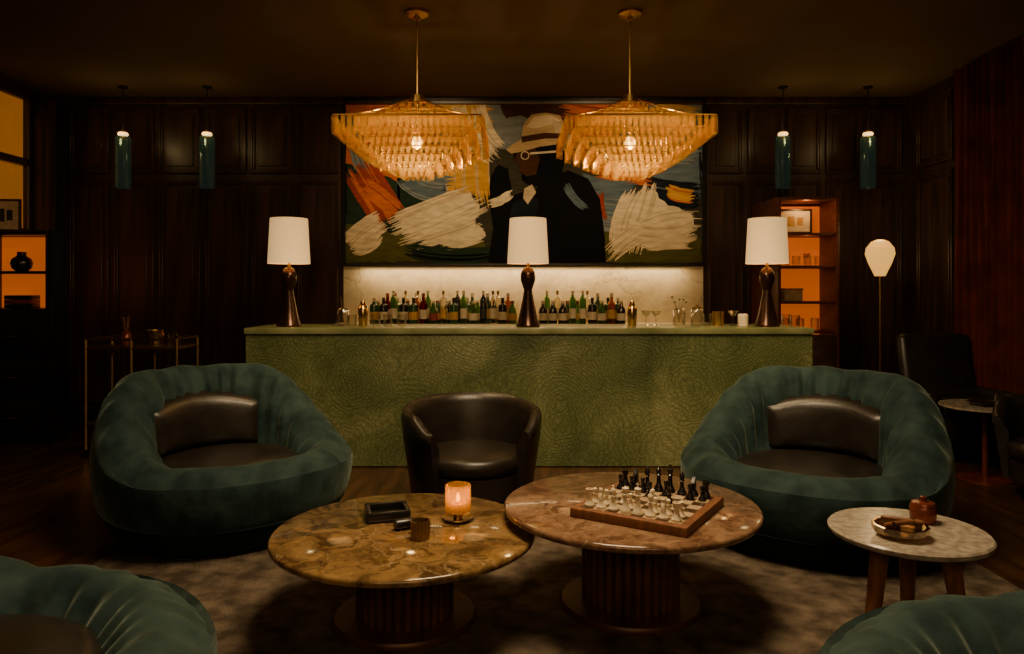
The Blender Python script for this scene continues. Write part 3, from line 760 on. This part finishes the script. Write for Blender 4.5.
# ------------------------------------------------------------ right shelving
SC=thing('display_cabinet','tall reddish wood display cabinet with backlit orange shelves','cabinet',(2.80,7.27,0))
W,Dp,Ht=.58,.76,2.28
b=B();box(b,(-W/2+.015,0,Ht/2),(.03,Dp,Ht),.003);box(b,(W/2-.015,0,Ht/2),(.03,Dp,Ht),.003);box(b,(0,0,Ht-.015),(W-.06,Dp,.03),.003);box(b,(0,0,.03),(W-.06,Dp,.06),.003)
obj('carcass',b,M['redwood'],SC)
b=B();box(b,(0,0,Ht/2),(W-.062,.012,Ht-.1));obj('backlit_panel',b,M['glow'],SC)
SH=[1.0,1.28,1.62,1.93]
for z in SH:
    b=B();box(b,(0,-.19,z),(W-.064,.36,.024),.003);obj('shelf',b,M['redwood'],SC)
for sx in(-1,1):
    b=B();box(b,(sx*.13,-Dp/2-.008,.53),(.255,.016,.9),.004);d=obj('door',b,M['wood'],SC)
    b=B();lathe(b,[(0,0),(.01,0),(.01,.02),(0,.022)],10);bmesh.ops.rotate(b,matrix=Matrix.Rotation(pi/2,3,'X'),verts=b.verts[:]);obj('handle',b,M['brass'],d,loc=(sx*.03,-Dp/2-.017,.6))
def picture(label,loc,rot,w,h,cols):
    P=thing('framed_picture',label,'picture',loc,rot)
    b=B()
    for c,s in(((0,0,h-.01),(w,.02,.02)),((0,0,.01),(w,.02,.02)),((w/2-.01,0,h/2),(.02,.02,h-.04)),((-w/2+.01,0,h/2),(.02,.02,h-.04))):box(b,c,s,.002,1)
    obj('frame',b,M['wood'],P)
    b=B();box(b,(0,.004,h/2),(w-.038,.006,h-.038));box(b,(-w*.12,-.0005,h*.5),(w*.2,.003,h*.4),mi=1);box(b,(w*.14,-.0005,h*.5),(w*.18,.003,h*.32),mi=1)
    obj('print',b,cols,P)
    return P
picture('small framed print with ochre motifs on cabinet shelf',(2.74,7.06,1.943),0,.32,.24,[M['cream'],lm[1]])
for i in range(4):
    o=thing('tumbler','small glass tumbler on the backlit shelf','glass',(2.62+i*.105,7.0,1.633),group='tumblers on the cabinet shelf')
    b=B();lathe(b,tum,16);obj('body',b,M['clear'],o)
for i in range(2):
    o=thing('coupe_glass','stemmed glass on the backlit shelf','glass',(2.68+i*.2,7.14,1.633),group='stemmed glasses on the cabinet shelf')
    b=B();lathe(b,coupe,16);obj('body',b,M['clear'],o)
o=thing('storage_box','pale orange box on the lower cabinet shelf','box',(2.70,7.08,1.2935),.1)
b=B();box(b,(0,0,.05),(.18,.14,.10),.006);obj('box_body',b,M['paper'],o);b=B();box(b,(0,0,.112),(.19,.15,.022),.005);obj('lid',b,lm[1],o)
for i in range(3):
    o=thing('glass_jar','small glass jar on the lowest open shelf','jar',(2.64+i*.14,7.05,1.0135),group='jars on the cabinet shelf')
    b=B();lathe(b,[(r*.8,z*.8) for r,z in jarp],16);obj('body',b,M['clear'],o)
# ------------------------------------------------------------ floor lamp
F=thing('floor_lamp','slim brass floor lamp with faceted opal glass shade','lamp',(X(880,6.8),6.8,0))
b=B();lathe(b,[(0,0),(.14,0),(.14,.012),(.02,.025),(0,.025)],32);obj('base',b,M['brass'],F)
b=B();lathe(b,[(0,.02),(.009,.02),(.009,1.54),(0,1.54)],10);obj('pole',b,M['brass'],F)
b=B();lathe(b,[(0,1.53),(.045,1.53),(.10,1.65),(.128,1.735),(.12,1.79),(.075,1.85),(.03,1.868),(0,1.87)],12);obj('lamp_shade',b,M['opal'],F,smooth=False)
# ------------------------------------------------------------ left cabinet
LC=thing('display_cabinet','black open display cabinet with backlit amber shelves','cabinet',(-4.5,6.74,0))
W,Dp,Ht=.66,.28,1.94
b=B();box(b,(-W/2+.02,0,Ht/2),(.04,Dp,Ht),.003);box(b,(W/2-.025,0,Ht/2),(.05,Dp,Ht),.003);box(b,(0,0,Ht-.02),(W-.09,Dp,.04),.003);box(b,(-.005,0,.615),(W-.09,Dp-.02,1.23),.003)
obj('carcass',b,M['black'],LC)
b=B();box(b,(-.005,Dp/2-.02,1.565),(W-.092,.012,.66));obj('backlit_panel',b,M['glow'],LC)
b=B();box(b,(-.005,-.015,1.56),(W-.092,Dp-.06,.025),.003);obj('shelf',b,M['black'],LC)
for i in range(3):
    b=B();box(b,(-.02,-Dp/2-.003,.24+i*.37),(W-.14,.012,.34),.004);d=obj('drawer',b,M['black'],LC)
    b=B();tube(b,[(-.06,0,0),(.06,0,0)],.006,8);obj('handle',b,M['brass'],d,loc=(-.02,-Dp/2-.02,.24+i*.37))
o=thing('round_vase','dark round glass vase on the backlit shelf','vase',(-4.5,6.70,1.5735))
b=B();lathe(b,[(0,0),(.05,0),(.08,.03),(.09,.07),(.08,.11),(.04,.14),(.035,.165),(.045,.175),(.04,.175),(.03,.16),(0,.15)],24);obj('body',b,M['darkp'],o)
for i in range(3):
    o=thing('book','dark hardback book stacked on the cabinet shelf','book',(-4.50,6.71,1.2315+i*.0405),.03*i,group='books stacked in the cabinet')
    b=B();box(b,(0,0,.02),(.22,.15,.034),.003);obj('pages',b,M['paper'],o);b=B();box(b,(0,-.001,.02),(.23,.16,.039),.004)
    obj('cover',b,[M['darkp'],M['copper'],M['black']][i],o)
picture('black framed print leaning on top of the cabinet',(-4.68,6.74,Ht+.001),.1,.28,.3,[M['paper'],lm[3]])
# ------------------------------------------------------------ bar trolley
BTZ=.93
K=thing('bar_trolley','two tier brass bar trolley against dark panelling','trolley',(-3.22,6.3,0))
b=B()
for x in(-.34,.04,.42):
    for y in(-.2,.2):tube(b,[(x,y,.07),(x,y,BTZ+.06)],.013,6)
for z in(.28,BTZ-.02,BTZ+.055):
    q=[(-.34,-.2,z),(.42,-.2,z),(.42,.2,z),(-.34,.2,z)]
    for i in range(4):tube(b,[q[i],q[(i+1)%4]],.012,6)
obj('brass_frame',b,M['brass'],K)
for z in(.28,BTZ-.02):
    b=B();box(b,(.04,0,z+.012),(.74,.39,.014),.003);obj('shelf',b,M['wood'],K)
for x in(-.34,.42):
    for y in(-.2,.2):
        b=B();lathe(b,[(0,-.012),(.035,-.012),(.035,.012),(0,.012)],16);bmesh.ops.rotate(b,matrix=Matrix.Rotation(pi/2,3,'Y'),verts=b.verts[:]);obj('wheel',b,M['black'],K,loc=(x,y,.036))
TZ=BTZ-.0005
o=thing('reed_vase','brown vase with upright reeds on the trolley','vase',(-3.33,6.3,TZ))
b=B();lathe(b,[(0,0),(.045,0),(.055,.05),(.04,.1),(.025,.12),(.022,.12),(.03,.1),(0,.02)],20);obj('body',b,M['copper'],o)
for k in range(4):
    b=B();tube(b,[(0,0,.03),(.03*math.cos(k*1.6),.03*math.sin(k*1.6),.24)],.004,6);obj('reed',b,M['walnut'],o)
for i,(x,y) in enumerate(((-3.05,6.25),(-2.95,6.35),(-2.87,6.24))):
    o=thing('tumbler','clear tumbler on the brass trolley','glass',(x,y,TZ),group='tumblers on the trolley')
    b=B();lathe(b,tum,16);obj('body',b,M['clear'],o)
o=thing('ice_bucket','small brass ice bucket on the trolley','bucket',(-3.12,6.39,TZ))
b=B();lathe(b,[(0,0),(.06,0),(.075,.12),(.07,.12),(.056,.01),(0,.01)],24);obj('body',b,M['brass'],o)
for i in range(4):
    k,g,l,c=combos[i];pr=bprof[k]
    o=thing('bottle','spirit bottle on the lower trolley shelf','bottle',(-3.46+i*.17,6.3,.3),group='bottles on the trolley')
    b=B();lathe(b,pr,14);obj('body',b,gm[g],o)
# ------------------------------------------------------------ lights
def light(kind,name,loc,energy,col,size=.1,rot=None,sx=None,sy=None,spot=None,blend=.6,target=None):
    l=bpy.data.lights.new(name,kind);l.energy=energy;l.color=col
    if kind=='AREA':
        l.size=sx or size
        if sy:l.shape='RECTANGLE';l.size_y=sy
    else:l.shadow_soft_size=size
    if kind=='SPOT':l.spot_size=math.radians(spot or 60);l.spot_blend=blend
    o=bpy.data.objects.new(name,l);COL.objects.link(o);o.location=loc
    if target is not None:
        d=Vector(target)-Vector(loc);o.rotation_euler=d.to_track_quat('-Z','Y').to_euler()
    elif rot:o.rotation_euler=rot
    return o
W1=(1,.69,.29);W2=(1,.68,.33)
for px in(417,630):
    light('POINT','chandelier_light',(X(px,5.3),5.3,2.40),14,W1,.05)
for px in(289,528,767):
    light('POINT','table_lamp_light',(X(px,6.0),6.0,BT+.78),3.2,(1,.60,.24),.04)
light('POINT','floor_lamp_light',(X(880,6.8),6.8,2.0),5,W1,.1)
light('SPOT','bar_spot',(-1.1,4.3,3.38),210,W2,size=.12,spot=75,blend=1,target=(-1.1,5.75,.6))
light('SPOT','bar_spot',(1.4,4.3,3.38),380,W2,size=.12,spot=66,blend=1,target=(1.35,5.75,.65))
light('AREA','seating_light',(.2,3.0,3.38),135,(1,.72,.40),size=1.2,rot=(0,0,0))
light('AREA','room_fill_light',(0,-1.3,2.6),36,(1,.64,.32),sx=3.5,sy=1.2,target=(0,5,1.2))
for x in(-.85,1.1):
    light('SPOT','painting_spot',(x,5.7,3.38),120,W2,size=.08,spot=70,blend=1,target=(x,7.7,2.45))
light('AREA','splashback_light',(.12,7.57,1.64),13,(1,.66,.30),sx=3.4,sy=.05,rot=(0,0,0))
light('POINT','candle_light',(cx,cy,TA+.115),.6,(1,.52,.10),.012)
light('POINT','cabinet_light',(2.8,6.92,2.2),2.0,(1,.5,.16),.03)
light('POINT','cabinet_light',(2.8,6.92,1.88),.5,(1,.45,.15),.03)
for px in(123,207,783,868):
    light('POINT','pendant_glow',(X(px,7.25),7.05,2.95),2.2,W1,.04)
w=bpy.data.worlds.new('World');S.world=w;w.use_nodes=True
w.node_tree.nodes['Background'].inputs[0].default_value=(.03,.02,.012,1);w.node_tree.nodes['Background'].inputs[1].default_value=1
# ------------------------------------------------------------ camera
cd=bpy.data.cameras.new('camera');cd.sensor_width=36;cd.lens=730/1024*36;cd.shift_y=-37/1024
cam=bpy.data.objects.new('camera',cd);COL.objects.link(cam);cam.location=(0,0,1.4);cam.rotation_euler=(pi/2,0,0)
cd.clip_start=.02
S.camera=cam
